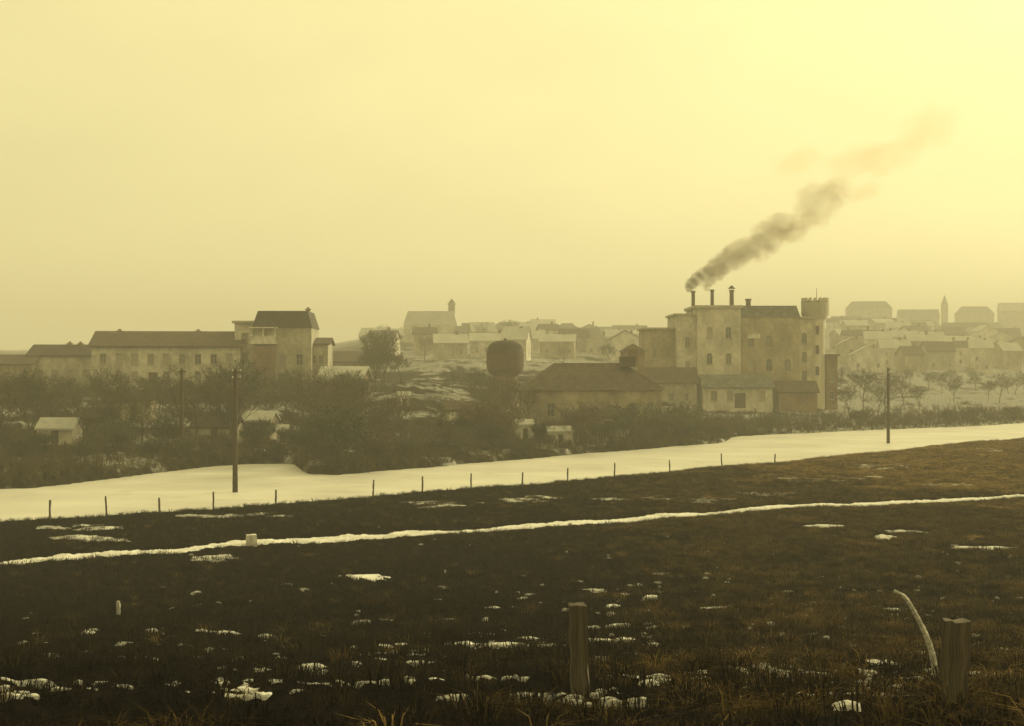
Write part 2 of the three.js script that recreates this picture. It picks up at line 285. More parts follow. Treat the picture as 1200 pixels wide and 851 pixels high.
// 3. tall house with the white loggia
{
  const d = 200, g = building('tall_house', 'tall house with dark mansard roof and white loggia beside the long building', 'house', 334, d, 0.05), b = g.position.y;
  const X = (p) => m(p - 334, d), H = (y) => yOf(y, d) - b;
  block(g, { x: X(291.5), z: -0.8, w: m(23, d), dp: 9, h: H(377), wall: M.plasterPale, roof: 'flat', cols: 1, floors: 3, storey: 3.0, win: [1.0, 1.6] });
  block(g, { x: X(336), w: m(66, d), dp: 11, h: H(385), wall: M.plasterGrey, roof: 'mansard', rise: H(365.5) - H(385), over: 0.15, cols: 3, floors: 2, storey: 2.9, first: 0.9, sideCols: 2 });
  block(g, { x: X(374), z: -1, w: m(24, d), dp: 8, h: H(404), wall: M.plasterGrey, roof: 'gable', axis: 'x', rise: 0.9, roofMat: M.roofBrown, cols: 2, floors: 2, storey: 2.8, win: [0.8, 1.4] });
  // white loggia on the front: floor, posts, roof and parapet
  const lx = X(316), lw = m(29, d), ly = H(404), lz = 5.5;
  part('loggia', merge([box(lw, 0.2, 1.6, lx, ly, lz + 0.82), box(lw, 1.0, 0.12, lx, ly + 0.2, lz + 1.54), box(0.3, 1.2, 0.3, lx - lw / 2 + 0.16, ly + 1.2, lz + 1.44), box(0.3, 1.2, 0.3, lx, ly + 1.2, lz + 1.44), box(0.3, 1.2, 0.3, lx + lw / 2 - 0.16, ly + 1.2, lz + 1.44), box(lw + 0.3, 0.18, 1.8, lx, ly + 2.4, lz + 0.92)]), M.plasterWhite, g);
  for (const s of [-1, 1]) { const wn = part('shutter', box(1.0, 1.2, 0.05, lx + s * lw / 4, ly + 1.15, lz + 0.06), M.plasterWhite, g); }
  part('bay', box(lw - 0.8, ly - 0.3, 1.2, lx, 0, lz + 0.62), M.brick, g);
  chimneyPart(g, X(360), H(367), -1, 0.5, 0.6);
}
// 4. low house with snow on its roof
{
  const d = 188, g = building('snow_roof_cottage', 'low cottage with broad pale snowy roof below the tall house', 'house', 404, d, -0.1), b = g.position.y;
  block(g, { w: m(50, d), dp: 7, h: Math.max(2.2, yOf(446, d) - b), wall: M.brick, roof: 'gable', rise: 1.9, roofMat: M.roofSnow, cols: 3, floors: 1, win: [0.8, 1.2], first: 0.7 });
}
{
  const d = 262, g = building('brown_roof_house', 'house with dark brown roof between tall house and dense trees', 'house', 402, d, 0.1), b = g.position.y;
  block(g, { w: m(56, d), dp: 8, h: yOf(424, d) - b, wall: M.plasterWarm, roof: 'gable', rise: m(11, d), roofMat: M.roofBrown, cols: 4, floors: 1 });
}
// 5. building with turret on the hill
{
  const d = 520, g = building('turret_building', 'tall pale hilltop building with roof turret rising over the town', 'building', 506, d, -0.05), b = g.position.y;
  const X = (p) => m(p - 506, d), H = (y) => yOf(y, d) - b;
  block(g, { w: m(62, d), dp: 12, h: H(381), wall: M.plasterPale, roof: 'mansard', rise: H(365) - H(381), roofMat: M.roofSnow, over: 0.1, cols: 6, floors: 3, storey: 3.4, win: [1.2, 1.9] });
  const t = part('turret', merge([box(2.6, H(357) - H(370), 2.6, X(530), H(371), 2), box(3.2, 0.4, 3.2, X(530), H(357) - 0.2, 2)]), M.plasterGrey, g);
  part('turret_cap', new THREE.ConeGeometry(1.7, 2.2, 8).translate(X(530), H(357) + 1.3, 2), M.slate, t);
}
// 6. water tower
{
  const d = 186, g = building('water_tower', 'brick water tower with broad domed tank standing beside the long hall', 'tower', 592, d), b = g.position.y;
  const H = (y) => yOf(y, d) - b, r = m(22, d), rs = m(14.5, d);
  part('shaft', new THREE.LatheGeometry([[rs * 1.15, -2], [rs * 1.12, 0], [rs, H(436) - 0.8], [rs * 1.12, H(436) - 0.4], [r * 0.95, H(436)]].map((p) => new THREE.Vector2(...p)), 20), M.brick, g);
  const tk = part('tank', new THREE.LatheGeometry([[r * 0.86, H(436)], [r * 0.96, H(433)], [r, H(428)], [r, H(416)], [r * 1.02, H(415)], [r * 0.97, H(414)]].map((p) => new THREE.Vector2(...p)), 28), M.brickDark, g);
  part('dome', new THREE.LatheGeometry([[r, H(415)], [r * 0.97, H(410)], [r * 0.87, H(405)], [r * 0.7, H(401.5)], [r * 0.45, H(399.5)], [r * 0.2, H(399)], [0.2, H(398.8)], [0.16, H(396.5)], [0, H(396.4)]].map((p) => new THREE.Vector2(...p)), 28), M.roofDark, tk);
  for (let k = 0; k < 6; k++) { const a = (k + 0.5) / 6 * Math.PI * 2, w = part('window', box(0.4, 0.9, 0.14, 0, 2.4, rs * 1.06), M.frame, g); w.rotation.y = a; part('pane', box(0.28, 0.76, 0.02, 0, 2.47, rs * 1.06 + 0.09), M.glass, w); }
  part('door', box(1.2, 2.2, 0.2, 0, 0, rs * 1.1), M.door, g);
}
// 7. long hall with hipped roof
{
  const d = 174, g = building('long_hall', 'long low hall with big hipped brown roof beside the factory', 'building', 690, d, 0.04), b = g.position.y;
  const H = (y) => yOf(y, d) - b;
  block(g, { w: m(160, d), dp: 9.5, h: H(456), wall: M.plasterWarm, roof: 'hip', rise: H(425) - H(456), roofMat: M.roofBrown, over: 0.5, cols: 8, floors: 1, first: 1.1, win: [1.1, 1.9], sideCols: 2, door: [3.0, 1.8, 2.6] });
  chimneyPart(g, m(52, d), H(430), -0.6, 2.4, 1.4);
  part('dormer', merge([box(2.0, 1.4, 2.2, m(44, d), H(430), 1.2)]), M.roofDark, g);
}
// 8. the factory, some walls paled in colour to stand in for haze
const FD = 236;
{
  const d = FD, g = building('brewery_factory', 'large brick factory with stepped blocks, roof stacks and flared corner tower', 'factory', 862, d + 6, 0), b = g.position.y;
  const X = (p) => m(p - 860, d), H = (y) => yOf(y, d) - b;
  block(g, { x: X(766), z: 0.5, w: m(37, d), dp: 12, h: H(384), wall: M.plasterWarm, roof: 'flat', cols: 2, floors: 3, first: 4.5, storey: 4.6, win: [0.9, 1.7], arch: true });
  block(g, { x: X(795), z: 1.5, w: m(25, d), dp: 14, h: H(368), wall: M.plasterPale, roof: 'flat', cols: 1, floors: 4, first: 2.2, storey: 4.4, win: [0.9, 1.9], arch: true });
  block(g, { x: X(830), z: 2.4, w: m(50, d), dp: 15, h: H(359), wall: M.plasterPale, roof: 'flat', cols: 2, floors: 4, first: 3, storey: 4.8, win: [1.1, 2.1], arch: true, cornice: 0.5 });
  block(g, { x: X(890), z: 1.2, w: m(70, d), dp: 14, h: H(372), wall: M.plasterWarm, roof: 'mansard', rise: H(358.5) - H(372), roofMat: M.slate, over: 0.2, cols: 3, floors: 4, first: 2.2, storey: 4.4, win: [1.2, 2.2], arch: true });
  block(g, { x: X(934.5), z: 0.2, w: m(19, d), dp: 11, h: H(371), wall: M.stone, roof: 'flat', cols: 1, floors: 5, storey: 3.5, win: [1.0, 2.0], arch: true });
  block(g, { x: X(970.5), z: -0.5, w: m(13, d), dp: 8, h: H(415), wall: M.brick, roof: 'flat', cols: 1, floors: 2, storey: 3.3, win: [0.8, 1.6] });
  block(g, { x: X(772), z: 10.5, w: m(58, d), dp: 6, h: H(447), wall: M.plasterGrey, roof: 'gable', rise: 2.4, roofMat: M.roofBrown, cols: 3, floors: 2, storey: 3, win: [0.9, 1.4] });
  block(g, { x: X(918), z: 9.6, w: m(44, d), dp: 5, h: H(458), wall: M.brick, roof: 'gable', rise: 1.7, roofMat: M.roofBrown, cols: 3, floors: 1, win: [0.9, 1.4] });
  block(g, { x: X(846), z: 12.6, w: m(78, d), dp: 5, h: H(452), wall: M.plasterPale, roof: 'gable', rise: 1.9, roofMat: M.slate, cols: 4, floors: 1, first: 1.3, win: [1.2, 1.8], door: [0.4, 2, 2.7] });
  // flared tower
  const tr = m(11.5, d), tx = X(951), tz = 3.0;
  const tw = part('tower', new THREE.LatheGeometry([[tr * 1.05, -3], [tr, 4], [tr, H(376)], [tr * 1.12, H(373)], [tr * 1.42, H(368)], [tr * 1.42, H(352)]].map((p) => new THREE.Vector2(...p)), 8, Math.PI / 8).translate(tx, 0, tz), M.stone, g);
  part('tower_roof', new THREE.CylinderGeometry(tr * 1.38, tr * 1.38, 0.2, 8).translate(tx, H(353), tz), M.slate, tw);
  for (let k = 0; k < 16; k++) { const a = (k + 0.5) / 16 * Math.PI * 2; part('merlon', box(0.5, H(348.5) - H(352), 0.3, 0, 0, 0).rotateY(a).translate(tx + Math.sin(a) * tr * 1.3, H(352), tz + Math.cos(a) * tr * 1.3), M.stone, tw); }
  part('flagstaff', new THREE.CylinderGeometry(0.04, 0.06, 2.6, 6).translate(tx + 0.3, H(348) + 0.6, tz), M.iron, tw);
  for (const y of [392, 415, 440]) { const w = part('window', box(0.8, 1.7, 0.3, tx, H(y), tz + tr * 0.93), M.frame, g); part('pane', box(0.6, 1.5, 0.05, tx, H(y) + 0.1, tz + tr * 0.93 + 0.15), M.glass, w); }
  // stacks on the roof
  const stack = (px, y1, y0, r, z, cap) => { const s = part('smoke_stack', new THREE.LatheGeometry([[r * 1.15, H(y0) - 2], [r, H(y0)], [r * 0.92, H(y1) - 0.4], [r * 1.2, H(y1) - 0.3], [r * 1.2, H(y1)], [r * 0.75, H(y1)], [r * 0.75, H(y1) - 1]].map((p) => new THREE.Vector2(...p)), 16).translate(X(px), 0, z), M.brickDark, g); if (cap) part('stack_cap', new THREE.ConeGeometry(r * 1.8, 0.7, 12).translate(X(px), H(y1) + 0.55, z), M.iron, s); };
  stack(806, 340, 372, 0.36, 3.5); stack(827.5, 339, 359, 0.34, 4.5); stack(851, 339, 359, 0.42, 4, true); stack(873, 349, 360, 0.5, 2);
  part('sign_board', box(m(15, d), 0.9, 0.12, X(872), H(397), 8.32), M.plasterWhite, g);
}
{
  const d = 212, g = building('factory_shed', 'small dark roofed shed at the foot of the factory blocks', 'shed', 741, d, 0), b = g.position.y;
  block(g, { w: m(24, d), dp: 7, h: yOf(412, d) - b, wall: M.brick, roof: 'hip', rise: m(9, d), roofMat: M.roofDark, cols: 1, floors: 3, win: [0.9, 1.5] });
}
// 9. whitewashed huts seen as pale spots on the bank
for (const [px, d, w, h, label] of [[614, 150, 2.0, 1.7, 'tiny whitewashed hut on the wooded bank below the water tower'], [331, 142, 1.3, 1.3, 'tiny whitewashed hut among bare trees below the tall house'], [473, 176, 1.6, 1.3, 'tiny whitewashed hut among trees below the turret building'], [655, 148, 3.0, 1.2, 'low whitewashed hut on the bank below the long hall']]) {
  const g = building('whitewashed_hut', label, 'hut', px, d, 0.2);
  block(g, { w, dp: 1.8, h, wall: M.whitewash, roof: 'gable', rise: 0.5, over: 0.12, roofMat: M.roofSnow, door: [0, 0.6, h * 0.8] });
}
for (const [px, d, w, h, wall, roof, label] of [[70, 130, 3.6, 1.6, 'plasterPale', 'roofSnow', 'small pale shed with snowy roof on the bank below the cottage'], [112, 137, 3.6, 2.0, 'wood', 'roofDark', 'small brown plank shed on the bank below the small plaster house'], [255, 139, 5, 1.9, 'plasterPale', 'roofBrown', 'low pale shed by the water behind the dark telegraph pole'], [302, 146, 4, 2.1, 'plasterWarm', 'roofSnow', 'low buff shed with snowy roof by the river inlet'], [160, 150, 4.2, 2.4, 'plasterWarm', 'roofBrown', 'small buff shed among trees below the long building'], [540, 158, 4.4, 2.3, 'plasterPale', 'roofBrown', 'small pale shed among the thicket below the water tower'], [712, 160, 5.2, 2.3, 'plasterPale', 'roofDark', 'pale shed with dark roof on the bank before the long hall'], [792, 172, 4.6, 2.4, 'plasterWarm', 'roofSnow', 'buff shed with snowy roof on the bank before the factory']]) {
  const g = building('garden_shed', label, 'shed', px, d, 0.3 * n2(px, 3));
  block(g, { w, dp: 3, h, wall: M[wall], roof: 'gable', rise: 0.9, over: 0.2, roofMat: M[roof], cols: 2, floors: 1, first: 0.8, win: [0.6, 0.8], door: [0, 0.8, 1.8] });
}
// 10. town houses on the hill
{
  const far = [ // px, d, width px, eave y, roof rise px, roof, wall
    [559, 520, 34, 394, 5, 'gable', 'plasterWarm'], [590, 540, 30, 391, 6, 'hip', 'plasterGrey'], [636, 590, 28, 382, 6, 'gable', 'plasterGrey'], [664, 575, 30, 386, 6, 'hip', 'brick'], [706, 560, 34, 391, 5, 'gable', 'plasterWarm'],
    [738, 600, 40, 389, 6, 'gable', 'plasterGrey'], [455, 480, 38, 402, 6, 'gable', 'plasterWarm'], [548, 430, 26, 403, 6, 'gable', 'plasterGrey'], [610, 470, 24, 402, 5, 'gable', 'plasterPale'], [680, 480, 44, 402, 7, 'gable', 'plasterGrey'],
    [1018, 560, 52, 362, 8, 'hip', 'plasterGrey'], [992, 480, 34, 380, 8, 'gable', 'plasterWarm'], [1076, 590, 46, 372, 8, 'gable', 'plasterGrey'], [1142, 610, 42, 368, 8, 'hip', 'plasterWarm'], [1186, 600, 30, 364, 8, 'gable', 'plasterGrey'],
    [1030, 440, 40, 398, 9, 'gable', 'plasterPale'], [1080, 460, 44, 402, 9, 'hip', 'plasterWarm'], [1130, 450, 50, 400, 10, 'gable', 'plasterGrey'], [1005, 400, 40, 415, 9, 'gable', 'plasterPale'], [1062, 390, 46, 425, 9, 'gable', 'plasterPale'], [1115, 385, 40, 428, 10, 'hip', 'plasterGrey'], [1172, 400, 44, 420, 10, 'gable', 'plasterWarm'],
  ];
  const HR = rng(31);
  const slope = [];   // houses standing in rows on the visible slopes
  for (let i = 0; i < 34; i++) { const px = 982 + 215 * ((i * 0.618) % 1), py = 392 + 46 * (i + HR()) / 34, q = onGround(px, py, 230); if (q) slope.push([px, -q.z, 6 + 7 * HR(), 4.5 + 4 * HR()]); }
  for (let i = 0; i < 24; i++) { const px = 436 + 330 * ((i * 0.618 + 0.3) % 1), py = 398 + 24 * (i + HR()) / 24, q = onGround(px, py, 230); if (q && (px < 462 || px > 552 || py > 412)) slope.push([px, -q.z, 6 + 6 * HR(), 3.8 + 3 * HR()]); }
  const where = (px) => (px < 800 ? 'on the low skyline between turret building and factory' : 'on the hazy hillside beyond the factory tower');
  const says = { plasterWarm: 'buff', plasterGrey: 'grey', brick: 'brick', plasterPale: 'pale' };
  far.forEach(([px, d0, wp, ye, rp, roof, wall], i) => {
    const d = px > 800 ? d0 * 1.75 : d0 * 1.15;
    const turn = 0.25 * n2(i * 3.1, 5), g = building('town_house', `${says[wall]} town house with ${roof === 'hip' ? 'hipped' : 'gabled'} roof ${where(px)}`, 'house', px, d, turn, px < 800 ? 'houses on the low skyline' : 'houses on the hazy hillside'), b = g.position.y;
    const h = Math.max(4, yOf(ye, d) - b), fl = Math.max(1, Math.floor((h - 0.8) / 3.2));
    block(g, { w: m(wp, d), dp: 9, h, wall: M[wall], roof, rise: m(rp, d) + 0.6, roofMat: i % 3 === 1 ? M.slate : i % 4 === 2 ? M.roofSnow : M.roofBrown, cols: Math.max(2, Math.round(m(wp, d) / 3)), floors: Math.min(fl, 4), win: [1.2, 1.8], cornice: 0.3 });
    chimneyPart(g, (i % 2 ? 1 : -1) * m(wp, d) * 0.22, h + m(rp, d) * 0.4, 0, 1.9 + (i % 3) * 0.5, 0.8);
  });
  slope.forEach(([px, d, w, h], i) => {
    const wall = ['plasterPale', 'plasterWarm', 'plasterGrey', 'plasterWhite'][i % 4], snowy = i % 3 !== 0, right = px > 800;
    const g = building('slope_house', `small ${{ ...says, plasterWhite: 'white' }[wall]} house with ${snowy ? 'snowy' : 'dark'} roof on the ${right ? 'hazy slope beyond the factory tower' : 'slope behind the water tower'}`, 'house', px, d, 0.5 * n2(i * 2.3, 9), right ? 'small houses on the hazy slope' : 'small houses on the slope behind the water tower');
    block(g, { w, dp: 6 + 2 * HR(), h, wall: M[wall], roof: 'gable', axis: i % 5 === 1 ? 'z' : 'x', rise: 1.8 + 1.4 * HR(), roofMat: snowy ? M.roofSnow : M.roofBrown, cols: Math.max(2, Math.round(w / 3)), floors: h > 6 ? 2 : 1, storey: 2.8, first: 1, win: [0.9, 1.4] });
    chimneyPart(g, w * 0.2, h + 0.8, 0, 2.2, 0.7);
  });
  const d = 1000, g = building('church_tower', 'slim church tower rising from the hazy hillside skyline', 'tower', 1107, d), b = g.position.y, H = (y) => yOf(y, d) - b;
  part('shaft', box(4.2, H(357) + 2, 4.2, 0, -2, 0), M.plasterGrey, g); part('spire', new THREE.ConeGeometry(2.9, H(345) - H(357), 4).rotateY(Math.PI / 4).translate(0, (H(345) + H(357)) / 2, 0), M.slate, g);
}

// ---------------------------------------------------------------- trees and shrubs
function tube(out, a, b, ra, rb, sides) {
  const dir = new THREE.Vector3().subVectors(b, a).normalize(), u = new THREE.Vector3(Math.abs(dir.y) > 0.9 ? 1 : 0, Math.abs(dir.y) > 0.9 ? 0 : 1, 0).cross(dir).normalize(), v = new THREE.Vector3().crossVectors(dir, u);
  const P = (c, r, k) => { const t = k / sides * Math.PI * 2; return [c.x + (u.x * Math.cos(t) + v.x * Math.sin(t)) * r, c.y + (u.y * Math.cos(t) + v.y * Math.sin(t)) * r, c.z + (u.z * Math.cos(t) + v.z * Math.sin(t)) * r]; };
  for (let k = 0; k < sides; k++) out.push(...P(a, ra, k), ...P(b, rb, k + 1), ...P(b, rb, k), ...P(a, ra, k), ...P(a, ra, k + 1), ...P(b, rb, k + 1));
}
function blade(out, a, b, w, r) { const s = new THREE.Vector3(r() - 0.5, r() - 0.5, r() - 0.5).normalize().multiplyScalar(w); out.push(a.x - s.x, a.y - s.y, a.z - s.z, a.x + s.x, a.y + s.y, a.z + s.z, b.x, b.y, b.z); }
function growTree(seed, h, { stems = 1, spread = 0.55, leaf = 0, first = 0.3, twigs = 4 }) {
  const r = rng(seed), wood = [], fine = [];
  const grow = (p, dir, len, rad, level) => {
    let a = p.clone(); const d = dir.clone(), segs = level < 2 ? 4 : 2, mids = [];
    for (let i = 0; i < segs; i++) {
      d.add(new THREE.Vector3((r() - 0.5) * 0.32, 0.05 + (r() - 0.4) * 0.12, (r() - 0.5) * 0.32)).normalize();
      const b = a.clone().addScaledVector(d, len / segs), k0 = 1 - 0.55 * i / segs, k1 = 1 - 0.55 * (i + 1) / segs;
      tube(level < 2 ? wood : fine, a, b, rad * k0, rad * k1, level === 0 ? 7 : level === 1 ? 5 : 3);
      a = b; mids.push([b.clone(), d.clone()]);
    }
    if (level >= 3) {
      for (let t = 0; t < twigs + 2; t++) {
        const [q, e] = mids[Math.floor(r() * mids.length)], v = e.clone().add(new THREE.Vector3(r() - 0.5, r() - 0.35, r() - 0.5).multiplyScalar(1.7)).normalize(), b = q.clone().addScaledVector(v, len * (0.5 + r() * 0.6));
        blade(fine, q, b, 0.016 + 0.01 * r(), r);
        for (let s = 0; s < 2; s++) { const c = q.clone().lerp(b, 0.3 + 0.6 * r()); blade(fine, c, c.clone().addScaledVector(new THREE.Vector3(r() - 0.5, r() - 0.3, r() - 0.5).normalize(), len * 0.45), 0.013, r); }
        for (let s = 0; s < leaf; s++) { const c = q.clone().lerp(b, r()).add(new THREE.Vector3(r() - 0.5, r() - 0.5, r() - 0.5).multiplyScalar(0.35)); blade(fine, c, c.clone().add(new THREE.Vector3(r() - 0.5, r() - 0.5, r() - 0.5).multiplyScalar(0.3)), 0.06 + 0.05 * r(), r); }
      }
      return;
    }
    const kids = level === 0 ? 6 + Math.floor(r() * 3) : 4 + Math.floor(r() * 2), turn = r() * 6.28;
    for (let k = 0; k < kids; k++) {
      const f = level === 0 ? Math.max(first, (k + 0.6) / kids) : 0.35 + 0.65 * (k + r()) / kids, [q, e] = mids[Math.min(mids.length - 1, Math.floor(f * mids.length))];
      const t = turn + k * 2.4, side = new THREE.Vector3(Math.cos(t), 0.1 + 0.35 * r(), Math.sin(t));
      grow(q, e.clone().multiplyScalar(1 - spread * 0.7).addScaledVector(side, spread + 0.25 * r()).normalize(), len * (level === 0 ? 0.62 - 0.22 * f * r() : 0.55 + 0.15 * r()), rad * (level === 0 ? 0.42 : 0.5), level + 1);
    }
  };
  for (let s = 0; s < stems; s++) {
    const t = s / stems * 6.28 + r(), tilt = stems > 1 ? 0.3 + 0.35 * r() : 0.05;
    grow(new THREE.Vector3(stems > 1 ? Math.cos(t) * 0.15 : 0, -0.3, stems > 1 ? Math.sin(t) * 0.15 : 0), new THREE.Vector3(Math.cos(t) * tilt, 1, Math.sin(t) * tilt).normalize(), h * (stems > 1 ? 0.55 : 0.62), h * (stems > 1 ? 0.012 : 0.019), stems > 1 ? 1 : 0);
  }
  return [mesh3(wood), mesh3(fine)];
}
const treeKinds = [
  growTree(101, 9, { spread: 0.6, leaf: 0 }), growTree(102, 10, { spread: 0.5, leaf: 0 }), growTree(103, 8.5, { spread: 0.7, leaf: 1 }), growTree(104, 11, { spread: 0.45, leaf: 0 }), growTree(105, 8, { spread: 0.65, leaf: 2 }),
];
const denseKinds = [growTree(201, 8, { spread: 0.6, leaf: 5 }), growTree(202, 9, { spread: 0.5, leaf: 6 })];
const shrubKinds = [growTree(301, 4, { stems: 6, spread: 0.6, leaf: 2 }), growTree(302, 3.4, { stems: 7, spread: 0.7, leaf: 3 }), growTree(303, 4.4, { stems: 5, spread: 0.5, leaf: 1 })];
const R = rng(77);
function plant(kind, name, parts, mats, x, d, s, label, category, group) {
  const g = thing(name, label, category, group), y = height(x, -d);
  part(parts[0], kind[0], mats[0], g); part(parts[1], kind[1], mats[1], g);
  g.position.set(x, y, -d); g.rotation.y = R() * 6.28; g.scale.set(s * (0.9 + 0.25 * R()), s, s * (0.9 + 0.25 * R()));
  return g;
}
const pick = (a) => a[Math.floor(R() * a.length)];
function bareTree(px, d, h, label, group) { const k = Math.floor(R() * treeKinds.length); return plant(treeKinds[k], 'bare_tree', ['trunk', 'crown'], [M.bark, R() < 0.6 ? M.twig : M.twigOlive], (px - CX) / F * d, d, h / [9, 10, 8.5, 11, 8][k], label, 'tree', group); }
function denseTree(px, d, h, label, group, mat = M.twigOlive) { const k = Math.floor(R() * 2); return plant(denseKinds[k], 'dense_tree', ['trunk', 'crown'], [M.bark, mat], (px - CX) / F * d, d, h / [8, 9][k], label, 'tree', group); }
function shrub(px, d, h, label, group, mat) { const k = Math.floor(R() * 3); return plant(shrubKinds[k], 'shrub', ['stem', 'foliage'], [M.bark, mat ?? (R() < 0.5 ? M.twig : M.twigOlive)], (px - CX) / F * d, d, h / [4, 3.4, 4.4][k], label, 'shrub', group); }
const bankOf = (px) => { let d = 90; for (; d < 260; d += 0.5) { const x = (px - CX) / F * d; if (d > nearBank(x) + 3 && d > farBank(x) + 2.5) break; } return d; };
for (let i = 0; i < 84; i++) {   // wooded slope below the town houses
  const px = -20 + 450 * (i + R()) / 84, d0 = bankOf(px), d = d0 + 4 + Math.pow(R(), 0.8) * (182 - d0);
  const cap = EYE - (444 + 32 * R() * R() - CY) / F * d, h = clamp(cap - height((px - CX) / F * d, -d), 2.6, 10);
  if (i % 7 === 3) denseTree(px, d, h, 'dark evergreen tree on the wooded slope below the long building', 'dark trees on the wooded slope', M.evergreen);
  else (R() < 0.75 ? bareTree : denseTree)(px, d, h, 'bare brown tree on the wooded slope below the long building', 'trees on the slope below the long building');
}
for (let i = 0; i < 46; i++) {   // shrubs along the upstream bank
  const px = -20 + 380 * (i + R()) / 46, d = bankOf(px) + 0.5 + R() * 16;
  if (R() < 0.3) shrub(px, d, 1 + 2.4 * R(), 'dark evergreen shrub on the river bank below the wooded slope', 'dark shrubs below the wooded slope', M.evergreen);
  else shrub(px, d, 0.9 + 2.4 * R() * R(), 'leafless shrub on the river bank below the wooded slope', 'shrubs on the bank below the wooded slope');
}
for (let i = 0; i < 84; i++) {   // thicket on the promontory
  const px = 362 + 500 * (i + R()) / 84, d = bankOf(px) + 0.3 + R() * 16, tall = 0.6 + 0.8 * (0.5 + n2(px * 0.02, 8)) ;
  if (R() < 0.3) shrub(px, d, (1.4 + 2.6 * R()) * tall, 'dark evergreen shrub in the thicket on the river promontory', 'dark shrubs on the promontory', M.evergreen);
  else shrub(px, d, (1.2 + 3.4 * R() * R()) * tall, 'leafless shrub in the thicket on the river promontory', 'thicket on the promontory');
}
for (let i = 0; i < 52; i++) {   // trees on the promontory
  const px = 372 + 480 * (i + R()) / 52, d0 = bankOf(px), d = d0 + 8 + R() * Math.max(8, 166 - d0);
  const yt = px < 600 ? 462 + 22 * R() : 478 + 20 * R(), h = clamp(EYE - (yt - CY) / F * d - height((px - CX) / F * d, -d), 2.4, 9) * (0.7 + 0.45 * R());
  (R() < 0.6 ? bareTree : denseTree)(px, d, h, 'bare tree rising from the thicket on the river promontory', 'trees on the promontory');
}
for (const [px, d, yt] of [[438, 214, 402], [452, 220, 404], [446, 200, 412], [428, 206, 416], [470, 214, 418], [555, 196, 436], [530, 204, 440]]) denseTree(px, d, EYE - (yt - CY) / F * d - at(px, d).y, 'dense dark tree standing beyond the snowy roofed cottage', 'dense trees beyond the snowy roofed cottage');
for (const [px, d, yt] of [[566, 176, 446], [580, 172, 452], [604, 173, 450], [572, 182, 440], [617, 168, 458], [598, 178, 446]]) bareTree(px, d, EYE - (yt - CY) / F * d - at(px, d).y, 'bare tree standing close round the foot of the water tower', 'trees round the water tower');
for (let i = 0; i < 22; i++) {   // hazy trees downstream of the factory
  const px = 975 + 240 * (i + R()) / 22, d0 = bankOf(px), d = d0 + 20 + R() * 170;
  const h = clamp(EYE - (436 + 26 * R() - CY) / F * d - height((px - CX) / F * d, -d), 4, 13);
  (R() < 0.5 ? bareTree : denseTree)(px, d, h, 'hazy tree on the bank beyond the factory tower', 'hazy trees beyond the factory tower');
}
for (let i = 0; i < 16; i++) { const px = 868 + 330 * (i + R()) / 16, d = bankOf(px) + 0.5 + R() * 5; shrub(px, d, 1.4 + 1.4 * R(), 'low shrub along the water below the factory', 'shrubs along the water below the factory'); }
for (let i = 0; i < 24; i++) {   // trees on the hill among the far houses
  const px = i < 12 ? 440 + 340 * (i + R()) / 12 : 975 + 230 * (i - 12 + R()) / 12, d = (i < 12 ? 330 : 420) + 260 * R();
  (R() < 0.5 ? bareTree : denseTree)(px, d, 4 + 4 * R(), i < 12 ? 'small far tree among the houses on the low skyline' : 'small far tree among the houses on the hazy hillside', i < 12 ? 'far trees on the low skyline' : 'far trees on the hazy hillside', R() < 0.3 ? M.evergreen : M.twigOlive);
}

// patches of snow left on the ground
function snowGeo(cx, cz, rx, rz, seed, bump = 0.05) {
  const K = 22, rings = 5, pos = [], uv = [], idx = [];
  const edge = (a) => 0.66 + 0.42 * n2(Math.cos(a) * 1.3 + seed * 7.3, Math.sin(a) * 1.3) + 0.3 * n2(Math.cos(a) * 4 + seed, Math.sin(a) * 4 + 30);
  pos.push(cx, height(cx, cz, 0) + bump + 0.015, cz); uv.push(cx, cz);
  for (let j = 1; j <= rings; j++) for (let k = 0; k < K; k++) { const a = k / K * Math.PI * 2, e = Math.max(0.25, edge(a)) * j / rings, x = cx + Math.cos(a) * rx * e, z = cz + Math.sin(a) * rz * e; pos.push(x, height(x, z, 0) + (j === rings ? -0.09 : bump * (1 - (j / rings) ** 2) + 0.015 + 0.02 * n2(x * 4, z * 4)), z); uv.push(x, z); }
  for (let k = 0; k < K; k++) idx.push(0, 1 + (k + 1) % K, 1 + k);
  for (let j = 0; j < rings - 1; j++) for (let k = 0; k < K; k++) { const a = 1 + j * K + k, b = 1 + j * K + (k + 1) % K; idx.push(a, b, a + K, b, b + K, a + K); }
  const g = new THREE.BufferGeometry(); g.setAttribute('position', new THREE.Float32BufferAttribute(pos, 3)); g.setAttribute('uv', new THREE.Float32BufferAttribute(uv, 2)); g.setIndex(idx); g.computeVertexNormals(); return g;
}
const snowSpots = [], inSnow = (x, z) => snowSpots.some(([a, b, p, q]) => ((x - a) / p) ** 2 + ((z - b) / q) ** 2 < 0.75);
const snowMat = M.snow.clone(); snowMat.side = THREE.DoubleSide;
